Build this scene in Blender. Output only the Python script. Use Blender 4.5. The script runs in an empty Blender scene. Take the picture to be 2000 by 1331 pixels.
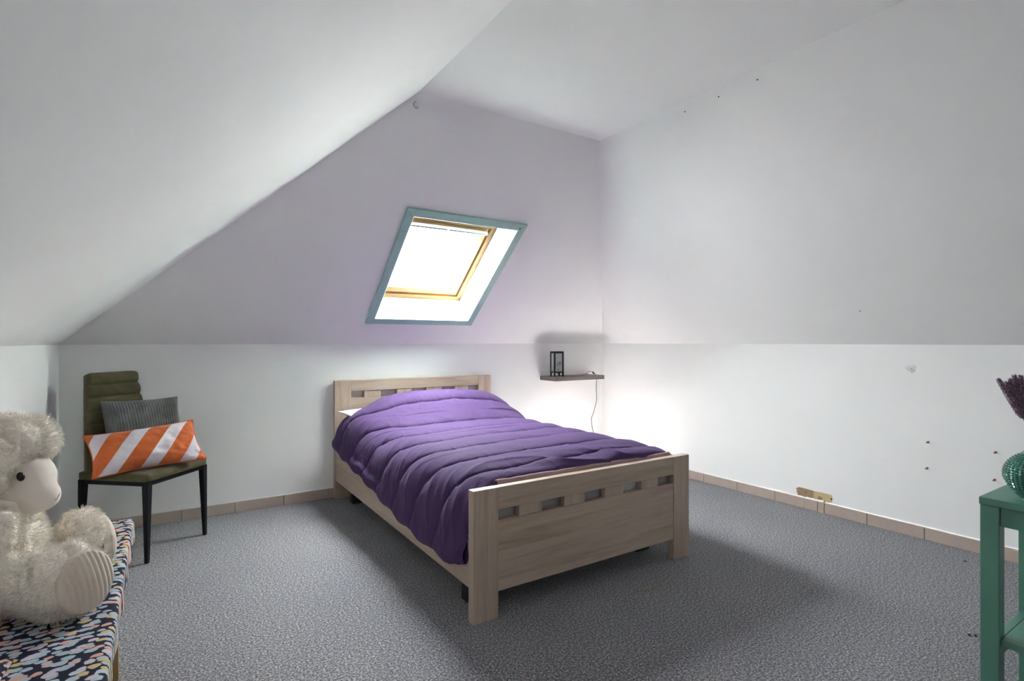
import bpy, bmesh, math, random
import numpy as np
from mathutils import Vector, Matrix

sc = bpy.context.scene
C = sc.collection
random.seed(4)
RNG = np.random.default_rng(7)

# ------------------------------------------------------------------ camera, sky, sun, exposure
XL, H1, HC = -4.142, 1.113, 2.363            # left wall, knee wall height, flat ceiling height
KB, KR, KL = 1.2138, 1.1232, 1.2422          # run per rise of the three roof slopes
YR = -6.6                                    # rear wall

cam = bpy.data.cameras.new('camera')
cam.sensor_width = 36.0
cam.lens = 1051.47 / 2000 * 36
cam.shift_x = -7.44 / 2000
cam.shift_y = 2.29 / 2000
cam.clip_start = 0.02
cam_o = bpy.data.objects.new('camera', cam); C.objects.link(cam_o)
cam_o.location = (-3.642, -3.998, 1.13)
cam_o.rotation_euler = (math.pi / 2, 0, -0.5794)
sc.camera = cam_o

world = bpy.data.worlds.new('sky'); sc.world = world
world.use_nodes = True
wn = world.node_tree.nodes
wn['Background'].inputs['Color'].default_value = (0.95, 0.965, 1.0, 1)
wn['Background'].inputs['Strength'].default_value = 20.0

sun = bpy.data.lights.new('sun', 'SUN')
sun.energy = 108.0; sun.angle = math.radians(1.0); sun.color = (1.0, 0.91, 0.86)
sun_o = bpy.data.objects.new('sun', sun); C.objects.link(sun_o)
sun_o.rotation_euler = Vector((0.93, -0.02, -1.08)).to_track_quat('-Z', 'Y').to_euler()
sun_o.location = (-6, 2, 6)

vs = sc.view_settings
vs.view_transform = 'Standard'; vs.look = 'None'; vs.exposure = 2.5; vs.gamma = 1.0
vs.use_curve_mapping = False
sc.cycles.use_denoising = True
sc.cycles.max_bounces = 9
sc.cycles.diffuse_bounces = 7
sc.cycles.sample_clamp_indirect = 0.0

# ------------------------------------------------------------------ node helpers
def new_mat(name):
    m = bpy.data.materials.new(name); m.use_nodes = True
    return m, m.node_tree.nodes, m.node_tree.links, m.node_tree.nodes['Principled BSDF']

def coords(N, L, scale=(1, 1, 1), rot=(0, 0, 0), kind='Object'):
    tc = N.new('ShaderNodeTexCoord'); mp = N.new('ShaderNodeMapping')
    mp.inputs['Scale'].default_value = scale; mp.inputs['Rotation'].default_value = rot
    L.new(tc.outputs[kind], mp.inputs['Vector'])
    return mp.outputs['Vector']

def noise(N, L, vec, scale, detail=3, rough=0.55, dist=0.0):
    n = N.new('ShaderNodeTexNoise')
    n.inputs['Scale'].default_value = scale; n.inputs['Detail'].default_value = detail
    n.inputs['Roughness'].default_value = rough; n.inputs['Distortion'].default_value = dist
    L.new(vec, n.inputs['Vector'])
    return n.outputs['Fac']

def ramp(N, L, fac, stops, interp='LINEAR'):
    r = N.new('ShaderNodeValToRGB'); cr = r.color_ramp; cr.interpolation = interp
    while len(cr.elements) < len(stops): cr.elements.new(0.5)
    for e, (p, c) in zip(cr.elements, stops):
        e.position = p; e.color = (*c, 1)
    L.new(fac, r.inputs['Fac'])
    return r.outputs['Color']

def bump(N, L, B, fac, strength, dist=0.01, prev=None):
    b = N.new('ShaderNodeBump'); b.inputs['Strength'].default_value = strength
    b.inputs['Distance'].default_value = dist
    L.new(fac, b.inputs['Height'])
    if prev is not None: L.new(prev, b.inputs['Normal'])
    L.new(b.outputs['Normal'], B.inputs['Normal'])
    return b.outputs['Normal']

def mixc(N, L, fac, a, b):
    m = N.new('ShaderNodeMix'); m.data_type = 'RGBA'
    for sock, v in ((m.inputs['Factor'], fac), (m.inputs[6], a), (m.inputs[7], b)):
        if isinstance(v, (tuple, list)): sock.default_value = (*v, 1)
        elif isinstance(v, (int, float)): sock.default_value = v
        else: L.new(v, sock)
    return m.outputs[2]

def math_n(N, L, op, a, b=None):
    m = N.new('ShaderNodeMath'); m.operation = op
    for i, v in enumerate((a, b)):
        if v is None: continue
        if isinstance(v, (int, float)): m.inputs[i].default_value = v
        else: L.new(v, m.inputs[i])
    return m.outputs[0]

def plain(name, col, rough=0.5, var=0.06, scale=12, bstr=0.05, metallic=0.0, spec=0.5, sheen=0.0, stretch=(1, 1, 1)):
    m, N, L, B = new_mat(name)
    v = coords(N, L, stretch)
    f = noise(N, L, v, scale, 4)
    lo = tuple(max(0, c * (1 - var)) for c in col); hi = tuple(min(1, c * (1 + var)) for c in col)
    L.new(ramp(N, L, f, [(0.3, lo), (0.7, hi)]), B.inputs['Base Color'])
    B.inputs['Roughness'].default_value = rough; B.inputs['Metallic'].default_value = metallic
    B.inputs['Specular IOR Level'].default_value = spec
    if sheen:
        B.inputs['Sheen Weight'].default_value = sheen; B.inputs['Sheen Roughness'].default_value = 0.4
    if bstr: bump(N, L, B, noise(N, L, v, scale * 6, 4), bstr, 0.004)
    return m

# ------------------------------------------------------------------ materials
def wall_mat():
    m, N, L, B = new_mat('white_wall_paint')
    v = coords(N, L)
    big = noise(N, L, v, 2.3, 2)
    L.new(ramp(N, L, big, [(0.25, (0.893, 0.886, 0.880)), (0.75, (0.918, 0.912, 0.905))]), B.inputs['Base Color'])
    B.inputs['Roughness'].default_value = 0.8
    B.inputs['Specular IOR Level'].default_value = 0.2
    bump(N, L, B, noise(N, L, v, 7, 2), 0.08, 0.02)
    return m

def carpet_mat():
    m, N, L, B = new_mat('grey_loop_carpet')
    v = coords(N, L)
    fine = noise(N, L, v, 125, 3, 0.9)
    col = ramp(N, L, fine, [(0.36, (0.05, 0.049, 0.054)), (0.46, (0.132, 0.131, 0.141)), (0.54, (0.26, 0.259, 0.275)), (0.65, (0.62, 0.617, 0.64))])
    big = noise(N, L, v, 1.6, 1)
    tint = ramp(N, L, big, [(0.3, (0.92, 0.92, 0.94)), (0.7, (1.06, 1.05, 1.04))])
    mm = N.new('ShaderNodeMix'); mm.data_type = 'RGBA'; mm.blend_type = 'MULTIPLY'; mm.inputs['Factor'].default_value = 1
    L.new(col, mm.inputs[6]); L.new(tint, mm.inputs[7])
    L.new(mm.outputs[2], B.inputs['Base Color'])
    B.inputs['Roughness'].default_value = 0.95; B.inputs['Specular IOR Level'].default_value = 0.1
    B.inputs['Sheen Weight'].default_value = 0.15
    bump(N, L, B, noise(N, L, v, 150, 1), 0.8, 0.006)
    return m

def wood_mat(name, axis, c1, c2, c3, rough=0.5):
    m, N, L, B = new_mat(name)
    st = [14.0, 14.0, 14.0]; st['xyz'.index(axis)] = 0.9
    v = coords(N, L, tuple(st))
    g = noise(N, L, v, 2.2, 8, 0.62, 0.6)
    fine = noise(N, L, coords(N, L, tuple(s * 5 for s in st)), 3.0, 3)
    col = ramp(N, L, g, [(0.28, c1), (0.5, c2), (0.74, c3)])
    col = mixc(N, L, ramp(N, L, fine, [(0.35, (0.25,) * 3), (0.6, (0,) * 3)]), col, c1)
    L.new(col, B.inputs['Base Color'])
    B.inputs['Roughness'].default_value = rough; B.inputs['Specular IOR Level'].default_value = 0.35
    bump(N, L, B, fine, 0.08, 0.002)
    return m

OAK = ((0.37, 0.275, 0.205), (0.51, 0.40, 0.315), (0.60, 0.49, 0.395))
M = {}
M['wall'] = wall_mat()
M['carpet'] = carpet_mat()
M['tile'] = plain('pinkish_beige_skirting_tile', (0.50, 0.405, 0.35), 0.35, 0.07, 9, 0.02)
M['grout'] = plain('grey_grout', (0.22, 0.2, 0.19), 0.9)
M['caulk'] = plain('white_caulk', (0.78, 0.77, 0.75), 0.7)
for a in 'xyz': M['oak_' + a] = wood_mat('pale_oak_grain_' + a, a, *OAK)
M['pine_x'] = wood_mat('golden_pine_x', 'x', (0.11, 0.048, 0.012), (0.16, 0.072, 0.018), (0.20, 0.095, 0.027), 0.45)
M['pine_y'] = wood_mat('golden_pine_y', 'y', (0.11, 0.048, 0.012), (0.16, 0.072, 0.018), (0.20, 0.095, 0.027), 0.45)
M['legwood'] = wood_mat('honey_wood', 'z', (0.30, 0.17, 0.05), (0.42, 0.25, 0.08), (0.5, 0.31, 0.12), 0.4)
M['teal'] = plain('teal_gloss_paint', (0.37, 0.585, 0.525), 0.42, 0.05, 20, 0.06)
M['reveal'] = plain('pale_mint_reveal_board', (0.58, 0.68, 0.655), 0.5, 0.03)
M['white'] = plain('white_lacquer', (0.8, 0.8, 0.78), 0.4, 0.03)
M['black'] = plain('black_powder_coat', (0.008, 0.008, 0.010), 0.6, 0.2, spec=0.25)
M['dark'] = plain('black_plastic', (0.01, 0.01, 0.011), 0.5, 0.2)
M['green'] = plain('sea_green_paint', (0.098, 0.255, 0.19), 0.38, 0.06, 8, 0.05)
M['greywood_x'] = wood_mat('grey_taupe_laminate', 'x', (0.17, 0.14, 0.125), (0.235, 0.2, 0.18), (0.29, 0.25, 0.23), 0.5)
M['brass'] = plain('dull_brass', (0.28, 0.17, 0.07), 0.4, 0.1, metallic=0.8)
M['steel'] = plain('zinc_steel', (0.4, 0.4, 0.4), 0.4, 0.1, metallic=0.9)

def duvet_mat():
    m, N, L, B = new_mat('purple_microfibre')
    v = coords(N, L)
    L.new(ramp(N, L, noise(N, L, v, 3, 4), [(0.3, (0.064, 0.036, 0.102)), (0.7, (0.077, 0.044, 0.121))]), B.inputs['Base Color'])
    B.inputs['Roughness'].default_value = 0.85; B.inputs['Specular IOR Level'].default_value = 0.1
    B.inputs['Sheen Weight'].default_value = 0.07; B.inputs['Sheen Roughness'].default_value = 0.45
    B.inputs['Sheen Tint'].default_value = (0.9, 0.8, 1.0, 1)
    nb = bump(N, L, B, noise(N, L, v, 900, 2), 0.06, 0.001)
    v2 = coords(N, L, (1.0, 2.2, 1.0), (0, 0, 0.5))
    bump(N, L, B, noise(N, L, v2, 16, 5, 0.6, 0.8), 0.18, 0.02, nb)
    return m
M['duvet'] = duvet_mat()
M['linen'] = plain('white_linen', (0.68, 0.69, 0.70), 0.85, 0.04, 30, 0.15)
M['ticking'] = plain('grey_mattress_ticking', (0.50, 0.50, 0.51), 0.9, 0.05, 40, 0.2)
M['pinksheet'] = plain('dusty_pink_sheet', (0.36, 0.24, 0.24), 0.9, 0.06, 30, 0.15)

def velvet(name, lo, hi, sheen=0.5):
    m, N, L, B = new_mat(name)
    v = coords(N, L)
    L.new(ramp(N, L, noise(N, L, v, 7, 5, 0.6, 0.5), [(0.3, lo), (0.7, hi)]), B.inputs['Base Color'])
    B.inputs['Roughness'].default_value = 0.75; B.inputs['Specular IOR Level'].default_value = 0.15
    B.inputs['Sheen Weight'].default_value = sheen; B.inputs['Sheen Roughness'].default_value = 0.35
    bump(N, L, B, noise(N, L, v, 500, 2), 0.1, 0.001)
    return m
M['olive'] = velvet('olive_green_velvet', (0.066, 0.058, 0.026), (0.120, 0.103, 0.052), 0.25)
M['cord_grey'] = velvet('grey_corduroy', (0.085, 0.086, 0.085), (0.19, 0.19, 0.185), 0.3)
M['orange'] = velvet('orange_velvet_piping', (0.60, 0.13, 0.035), (0.70, 0.17, 0.05), 0.2)

def stripe_mat():
    # sewn orange and lilac-white bands, slanting across the cushion (UV: u along its length)
    m, N, L, B = new_mat('orange_white_striped_velvet')
    uv = N.new('ShaderNodeUVMap'); uv.uv_map = 'UVMap'
    sp = N.new('ShaderNodeSeparateXYZ'); L.new(uv.outputs['UV'], sp.inputs[0])
    t = math_n(N, L, 'SUBTRACT', math_n(N, L, 'MULTIPLY', sp.outputs['X'], 2.85), math_n(N, L, 'MULTIPLY', sp.outputs['Y'], 1.15))
    t = math_n(N, L, 'FRACT', math_n(N, L, 'ADD', t, 1.444))
    k = math_n(N, L, 'GREATER_THAN', t, 0.56)
    tcv = coords(N, L)
    o = ramp(N, L, noise(N, L, tcv, 12, 4), [(0.3, (0.60, 0.12, 0.03)), (0.7, (0.72, 0.17, 0.045))])
    w = ramp(N, L, noise(N, L, tcv, 12, 4), [(0.3, (0.68, 0.62, 0.68)), (0.7, (0.78, 0.73, 0.79))])
    L.new(mixc(N, L, k, o, w), B.inputs['Base Color'])
    B.inputs['Roughness'].default_value = 0.7; B.inputs['Specular IOR Level'].default_value = 0.2
    B.inputs['Sheen Weight'].default_value = 0.25
    bump(N, L, B, noise(N, L, tcv, 26, 4), 0.25, 0.012)
    return m
M['stripe'] = stripe_mat()

def print_mat():
    # navy cotton printed with slanting dabs of pale blue, peach, mustard and lilac
    m, N, L, B = new_mat('navy_dabbed_print_cotton')
    v0 = coords(N, L, (40, 58, 50), (0, 0, 0.5))
    nz = N.new('ShaderNodeTexNoise'); nz.inputs['Scale'].default_value = 0.8; nz.inputs['Detail'].default_value = 2; L.new(v0, nz.inputs['Vector'])
    ad = N.new('ShaderNodeVectorMath'); ad.operation = 'MULTIPLY_ADD'
    L.new(nz.outputs['Color'], ad.inputs[0]); ad.inputs[1].default_value = (0.9, 0.9, 0.0); L.new(v0, ad.inputs[2])
    sq = N.new('ShaderNodeVectorMath'); sq.operation = 'MULTIPLY'; sq.inputs[1].default_value = (1, 1, 0.35); L.new(ad.outputs[0], sq.inputs[0])
    vo = N.new('ShaderNodeTexVoronoi'); vo.inputs['Scale'].default_value = 1.0; vo.inputs['Randomness'].default_value = 0.85; vo.voronoi_dimensions = '2D'
    L.new(sq.outputs[0], vo.inputs['Vector'])
    sp = N.new('ShaderNodeSeparateColor'); L.new(vo.outputs['Color'], sp.inputs[0])
    col = ramp(N, L, sp.outputs[0], [(0.0, (0.30, 0.42, 0.50)), (0.34, (0.60, 0.31, 0.23)), (0.58, (0.52, 0.38, 0.12)), (0.74, (0.50, 0.46, 0.55)), (0.9, (0.40, 0.50, 0.56))], 'CONSTANT')
    # dabs fade from one tone to another across each spot
    col = mixc(N, L, math_n(N, L, 'MULTIPLY', noise(N, L, sq.outputs[0], 1.9, 1), 0.45), col, (0.62, 0.50, 0.48))
    lim = math_n(N, L, 'ADD', math_n(N, L, 'MULTIPLY', sp.outputs[1], 0.16), 0.36)
    k = math_n(N, L, 'LESS_THAN', vo.outputs['Distance'], lim)
    L.new(mixc(N, L, k, (0.011, 0.014, 0.034), col), B.inputs['Base Color'])
    B.inputs['Roughness'].default_value = 0.85; B.inputs['Specular IOR Level'].default_value = 0.2
    bump(N, L, B, noise(N, L, v0, 12, 2), 0.08, 0.002)
    return m
M['print'] = print_mat()
M['plush_skin'] = plain('cream_fleece', (0.94, 0.865, 0.765), 0.9, 0.04, 20, 0.3, sheen=0.3)
M['plush_face'] = plain('smooth_cream_velour', (0.80, 0.71, 0.64), 0.85, 0.04, 10, 0.1, sheen=0.3)
M['plush_pad'] = plain('beige_ribbed_velour', (0.74, 0.64, 0.53), 0.85, 0.05, 10, 0.1, sheen=0.3)
def fur_mat():
    m, N, L, B = new_mat('cream_plush_fur')
    v = coords(N, L)
    L.new(ramp(N, L, noise(N, L, v, 14, 3), [(0.3, (0.96, 0.89, 0.79)), (0.7, (0.98, 0.94, 0.88))]), B.inputs['Base Color'])
    B.inputs['Roughness'].default_value = 0.8; B.inputs['Specular IOR Level'].default_value = 0.2
    tl = N.new('ShaderNodeBsdfTranslucent'); tl.inputs['Color'].default_value = (0.97, 0.93, 0.87, 1)
    mx = N.new('ShaderNodeMixShader'); mx.inputs[0].default_value = 0.35
    L.new(B.outputs[0], mx.inputs[1]); L.new(tl.outputs[0], mx.inputs[2])
    L.new(mx.outputs[0], N['Material Output'].inputs['Surface'])
    return m
M['fur'] = fur_mat()
M['red'] = plain('red_thread', (0.5, 0.12, 0.1), 0.8)
M['pinkthread'] = plain('pale_pink_thread', (0.50, 0.36, 0.36), 0.8)
M['paper'] = plain('translucent_rice_paper', (0.42, 0.43, 0.43), 0.8, 0.05, 60, 0.05)
M['lav'] = plain('dried_purple_florets', (0.24, 0.15, 0.215), 0.9, 0.25, 60)
M['stalk'] = plain('dried_stalk', (0.16, 0.12, 0.10), 0.9, 0.2)
M['bare'] = plain('bare_brown_board', (0.36, 0.245, 0.155), 0.9, 0.15, 60, 0.3)
M['foam'] = plain('dried_yellow_glue', (0.58, 0.46, 0.24), 0.7, 0.1, 60, 0.2)
M['thread'] = plain('straw_thread', (0.30, 0.24, 0.15), 0.9)
M['filler'] = plain('off_white_filler', (0.72, 0.69, 0.66), 0.9, 0.04)
m, N, L, B = new_mat('green_ribbed_glass')
B.inputs['Base Color'].default_value = (0.055, 0.20, 0.15, 1); B.inputs['Roughness'].default_value = 0.15
B.inputs['Metallic'].default_value = 0.25; B.inputs['Coat Weight'].default_value = 0.6
bump(N, L, B, noise(N, L, coords(N, L), 90, 2), 0.15, 0.002)
M['vase'] = m
m, N, L, B = new_mat('glossy_black_eye')
B.inputs['Base Color'].default_value = (0.004, 0.004, 0.004, 1); B.inputs['Roughness'].default_value = 0.08
bump(N, L, B, noise(N, L, coords(N, L), 30, 1), 0.01, 0.001)
M['eye'] = m
m, N, L, B = new_mat('window_glass')
tr = N.new('ShaderNodeBsdfTransparent'); gl = N.new('ShaderNodeBsdfGlossy'); gl.inputs['Roughness'].default_value = 0.02
mx = N.new('ShaderNodeMixShader'); mx.inputs[0].default_value = 0.05
tr.inputs['Color'].default_value = (0.96, 0.98, 0.97, 1)
L.new(tr.outputs[0], mx.inputs[1]); L.new(gl.outputs[0], mx.inputs[2])
L.new(mx.outputs[0], N['Material Output'].inputs['Surface'])
M['glass'] = m

# ------------------------------------------------------------------ mesh helpers
def empty(name, loc=(0, 0, 0), rz=0.0):
    o = bpy.data.objects.new(name, None); C.objects.link(o)
    o.location = loc; o.rotation_euler = (0, 0, rz); o.empty_display_size = 0.1
    return o

def tag(o, label=None, cat=None, group=None, kind=None):
    if label: o['label'] = label
    if cat: o['category'] = cat
    if group: o['group'] = group
    if kind: o['kind'] = kind
    return o

def from_bm(name, bm, mat, parent=None, smooth=False, world=False):
    """world=True: vertices are in world space, parent is an unrotated empty"""
    bmesh.ops.recalc_face_normals(bm, faces=bm.faces[:])
    me = bpy.data.meshes.new(name); bm.to_mesh(me); bm.free()
    return from_me(name, me, mat, parent, smooth, world)

def from_me(name, me, mat, parent=None, smooth=False, world=False):
    if mat is not None: me.materials.append(M[mat] if isinstance(mat, str) else mat)
    if smooth: me.polygons.foreach_set('use_smooth', [True] * len(me.polygons))
    if world and parent is not None:
        p = parent
        off = Vector((0, 0, 0))
        while p is not None:
            off += Vector(p.location); p = p.parent
        me.transform(Matrix.Translation(-off))
    o = bpy.data.objects.new(name, me); C.objects.link(o)
    if parent is not None: o.parent = parent
    return o

def from_vf(name, v, f, mat, parent=None, smooth=False, world=False, uv=None):
    me = bpy.data.meshes.new(name)
    me.from_pydata([tuple(map(float, q)) for q in v], [], [tuple(map(int, q)) for q in f])
    if uv is not None:
        l = me.uv_layers.new(name='UVMap')
        idx = np.empty(len(me.loops), dtype=np.int32); me.loops.foreach_get('vertex_index', idx)
        l.data.foreach_set('uv', np.asarray(uv, dtype=np.float32)[idx].ravel())
    return from_me(name, me, mat, parent, smooth, world)

def bm_box(bm, lo, hi, bevel=0.0, seg=2, mtx=None):
    t = bmesh.new()
    bmesh.ops.create_cube(t, size=1.0)
    lo, hi = Vector(lo), Vector(hi)
    for v in t.verts:
        v.co = Vector(((v.co[i] + 0.5) * (hi[i] - lo[i]) + lo[i]) for i in range(3))
    if bevel: bmesh.ops.bevel(t, geom=t.edges[:], offset=bevel, segments=seg, affect='EDGES', profile=0.6)
    if mtx is not None: t.transform(mtx)
    me = bpy.data.meshes.new('tmp'); t.to_mesh(me); t.free(); bm.from_mesh(me); bpy.data.meshes.remove(me)
    return bm

def box(name, lo, hi, mat, parent=None, bevel=0.002, world=True, mtx=None, seg=2):
    bm = bmesh.new(); bm_box(bm, lo, hi, bevel, seg, mtx)
    return from_bm(name, bm, mat, parent, False, world)

def smooth_path(pts, n=8):
    pts = [Vector(q) for q in pts]; out = []
    P = [pts[0] * 2 - pts[1]] + pts + [pts[-1] * 2 - pts[-2]]
    for i in range(1, len(P) - 2):
        a, b, c, d = P[i - 1:i + 3]
        for k in range(n):
            t = k / n
            out.append(0.5 * ((2 * b) + (c - a) * t + (2 * a - 5 * b + 4 * c - d) * t * t + (3 * b - a - 3 * c + d) * t ** 3))
    out.append(pts[-1])
    return out

def bm_tube(bm, pts, r, seg=8, closed=False):
    pts = [Vector(q) for q in pts]; n = len(pts)
    rr = r if isinstance(r, (list, tuple)) else [r] * n
    rings = []; ref = None
    for i, q in enumerate(pts):
        a = pts[i - 1] if (i or closed) else q
        b = pts[(i + 1) % n] if (i < n - 1 or closed) else q
        t = (b - a).normalized()
        if ref is None:
            ref = t.orthogonal().normalized()
        u = (ref - t * ref.dot(t))
        u = u.normalized() if u.length > 1e-6 else t.orthogonal().normalized()
        ref = u; w = t.cross(u)
        rings.append([bm.verts.new(q + (u * math.cos(2 * math.pi * k / seg) + w * math.sin(2 * math.pi * k / seg)) * rr[i]) for k in range(seg)])
    for i in range(n if closed else n - 1):
        A, Bq = rings[i], rings[(i + 1) % n]
        for k in range(seg):
            bm.faces.new((A[k], A[(k + 1) % seg], Bq[(k + 1) % seg], Bq[k]))
    if not closed:
        bm.faces.new(rings[0][::-1]); bm.faces.new(rings[-1])
    return bm

def tube(name, pts, r, mat, parent=None, seg=8, world=True, closed=False):
    return from_bm(name, bm_tube(bmesh.new(), pts, r, seg, closed), mat, parent, True, world)

def prism(name, poly, out, mat, parent=None, world=True):
    """slab: inner polygon + the same polygon moved by out"""
    bm = bmesh.new(); out = Vector(out)
    a = [bm.verts.new(q) for q in poly]; b = [bm.verts.new(Vector(q) + out) for q in poly]
    bm.faces.new(a); bm.faces.new(b[::-1])
    n = len(a)
    for i in range(n): bm.faces.new((a[i], b[i], b[(i + 1) % n], a[(i + 1) % n]))
    return from_bm(name, bm, mat, parent, False, world)

def frame_slab(name, outer, inner, out, mat):
    """polygon (4 corners) with a rectangular hole (4 corners), thickened by out"""
    bm = bmesh.new(); out = Vector(out)
    o0 = [bm.verts.new(q) for q in outer]; i0 = [bm.verts.new(q) for q in inner]
    o1 = [bm.verts.new(Vector(q) + out) for q in outer]; i1 = [bm.verts.new(Vector(q) + out) for q in inner]
    for k in range(4):
        j = (k + 1) % 4
        bm.faces.new((o0[k], o0[j], i0[j], i0[k])); bm.faces.new((o1[k], i1[k], i1[j], o1[j]))
        bm.faces.new((o0[k], o1[k], o1[j], o0[j])); bm.faces.new((i0[k], i0[j], i1[j], i1[k]))
    return from_bm(name, bm, mat)

def vnoise(x, y, seed=0):
    """smooth 2D value noise in [-1,1] (numpy arrays)"""
    r = np.random.default_rng(seed).uniform(-1, 1, (64, 64))
    xi = np.floor(x).astype(int); yi = np.floor(y).astype(int)
    fx = x - xi; fy = y - yi
    fx = fx * fx * (3 - 2 * fx); fy = fy * fy * (3 - 2 * fy)
    g = lambda a, b: r[a % 64, b % 64]
    return (g(xi, yi) * (1 - fx) + g(xi + 1, yi) * fx) * (1 - fy) + (g(xi, yi + 1) * (1 - fx) + g(xi + 1, yi + 1) * fx) * fy

def sstep(a, b, x):
    t = np.clip((x - a) / (b - a), 0, 1); return t * t * (3 - 2 * t)

def grid_faces(nu, nv, close_u=False):
    f = []
    for i in range(nu if close_u else nu - 1):
        i2 = (i + 1) % nu
        for j in range(nv - 1):
            f.append((i * nv + j, i2 * nv + j, i2 * nv + j + 1, i * nv + j + 1))
    return f

def struct(o): o['kind'] = 'structure'; return o

# ------------------------------------------------------------------ the room
DZ = HC - H1
XCL, XCR, YCB = XL + KL * DZ, -KR * DZ, -KB * DZ       # edges of the flat ceiling
T = 0.12
struct(prism('floor', [(XL - .2, .2, 0), (.2, .2, 0), (.2, YR - .2, 0), (XL - .2, YR - .2, 0)], (0, 0, -0.15), 'carpet'))
struct(prism('wall_back', [(XL, 0, 0), (0, 0, 0), (0, 0, H1), (XL, 0, H1)], (0, T, 0), 'wall'))
struct(prism('wall_right', [(0, 0, 0), (0, YR, 0), (0, YR, H1), (0, 0, H1)], (T, 0, 0), 'wall'))
struct(prism('wall_left', [(XL, 0, 0), (XL, YR, 0), (XL, YR, H1), (XL, 0, H1)], (-T, 0, 0), 'wall'))
struct(prism('ceiling', [(XCL, YCB, HC), (XCR, YCB, HC), (XCR, YR, HC), (XCL, YR, HC)], (0, 0, T), 'wall'))
nR = Vector((1, 0, KR)).normalized(); nL = Vector((-1, 0, KL)).normalized(); nB = Vector((0, 1, KB)).normalized()
struct(prism('ceiling_slope_left', [(XL, 0, H1), (XL, YR, H1), (XCL, YR, HC), (XCL, YCB, HC)], nL * T, 'wall'))

LB = math.hypot(1, KB)
sB = Vector((0, -KB, 1)) / LB
def WB(x, t, d=0.0):
    """point on the back slope: x, distance t up the slope, depth d outwards through the roof"""
    return Vector((x, 0, H1)) + sB * t + nB * d
OX0, OX1, OT0, OT1 = -2.38, -1.64, 0.305, 1.224
struct(frame_slab('ceiling_slope_back', [(XL, 0, H1), (0, 0, H1), (XCR, YCB, HC), (XCL, YCB, HC)],
                  [WB(OX0 - .015, OT0 - .015), WB(OX1 + .015, OT0 - .015), WB(OX1 + .015, OT1 + .015), WB(OX0 - .015, OT1 + .015)], nB * T, 'wall'))
struct(prism('ceiling_slope_right', [(0, 0, H1), (0, YR, H1), (XCR, YR, HC), (XCR, YCB, HC)], nR * T, 'wall'))
struct(prism('wall_rear', [(XL, YR, 0), (0, YR, 0), (0, YR, H1), (XCR, YR, HC), (XCL, YR, HC), (XL, YR, H1)], (0, -T, 0), 'wall'))

# skirting tiles, 300 mm long, laid with thin grout joints
def baseboard(name, a, b, first, inward):
    """a, b: floor line; first: distance of the first joint from a; inward: unit vector into the room"""
    a, b, inward = Vector(a), Vector(b), Vector(inward)
    d = (b - a).normalized(); ln = (b - a).length
    R = struct(empty(name, a))
    def slab(n, s0, s1, h, th, mat, bev):
        bm = bmesh.new(); bm_box(bm, (s0, 0, 0), (s1, th, h), bev, 2)
        bm.transform(Matrix((( d.x, inward.x, 0, 0), (d.y, inward.y, 0, 0), (0, 0, 1, 0), (0, 0, 0, 1))))
        return from_bm(n, bm, mat, R)
    slab('grout', 0, ln, 0.066, 0.004, 'grout', 0)
    tube('caulk_line', [inward * .003 + Vector((0, 0, .0695)), d * ln + inward * .003 + Vector((0, 0, .0695))], .0032, 'caulk', R, 6, False)
    cuts = [0.012]; s = first
    while s < ln - 0.02: cuts.append(s); s += 0.3
    cuts.append(ln)
    meshes = {}
    for s0, s1 in zip(cuts[:-1], cuts[1:]):
        key = round(s1 - s0, 3)
        if key not in meshes:
            o = slab('tile', 0.0018, s1 - s0 - 0.0018, 0.069, 0.009, 'tile', 0.0025)
            meshes[key] = o.data
        else:
            o = bpy.data.objects.new('tile', meshes[key]); C.objects.link(o); o.parent = R
        o.location = d * s0
    return R
baseboard('baseboard_right', (0, 0, 0), (0, YR, 0), 0.304, (-1, 0, 0))
baseboard('baseboard_back', (0, 0, 0), (XL, 0, 0), 0.247, (0, -1, 0))
baseboard('baseboard_left', (XL, 0, 0), (XL, YR, 0), 0.21, (1, 0, 0))

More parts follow.
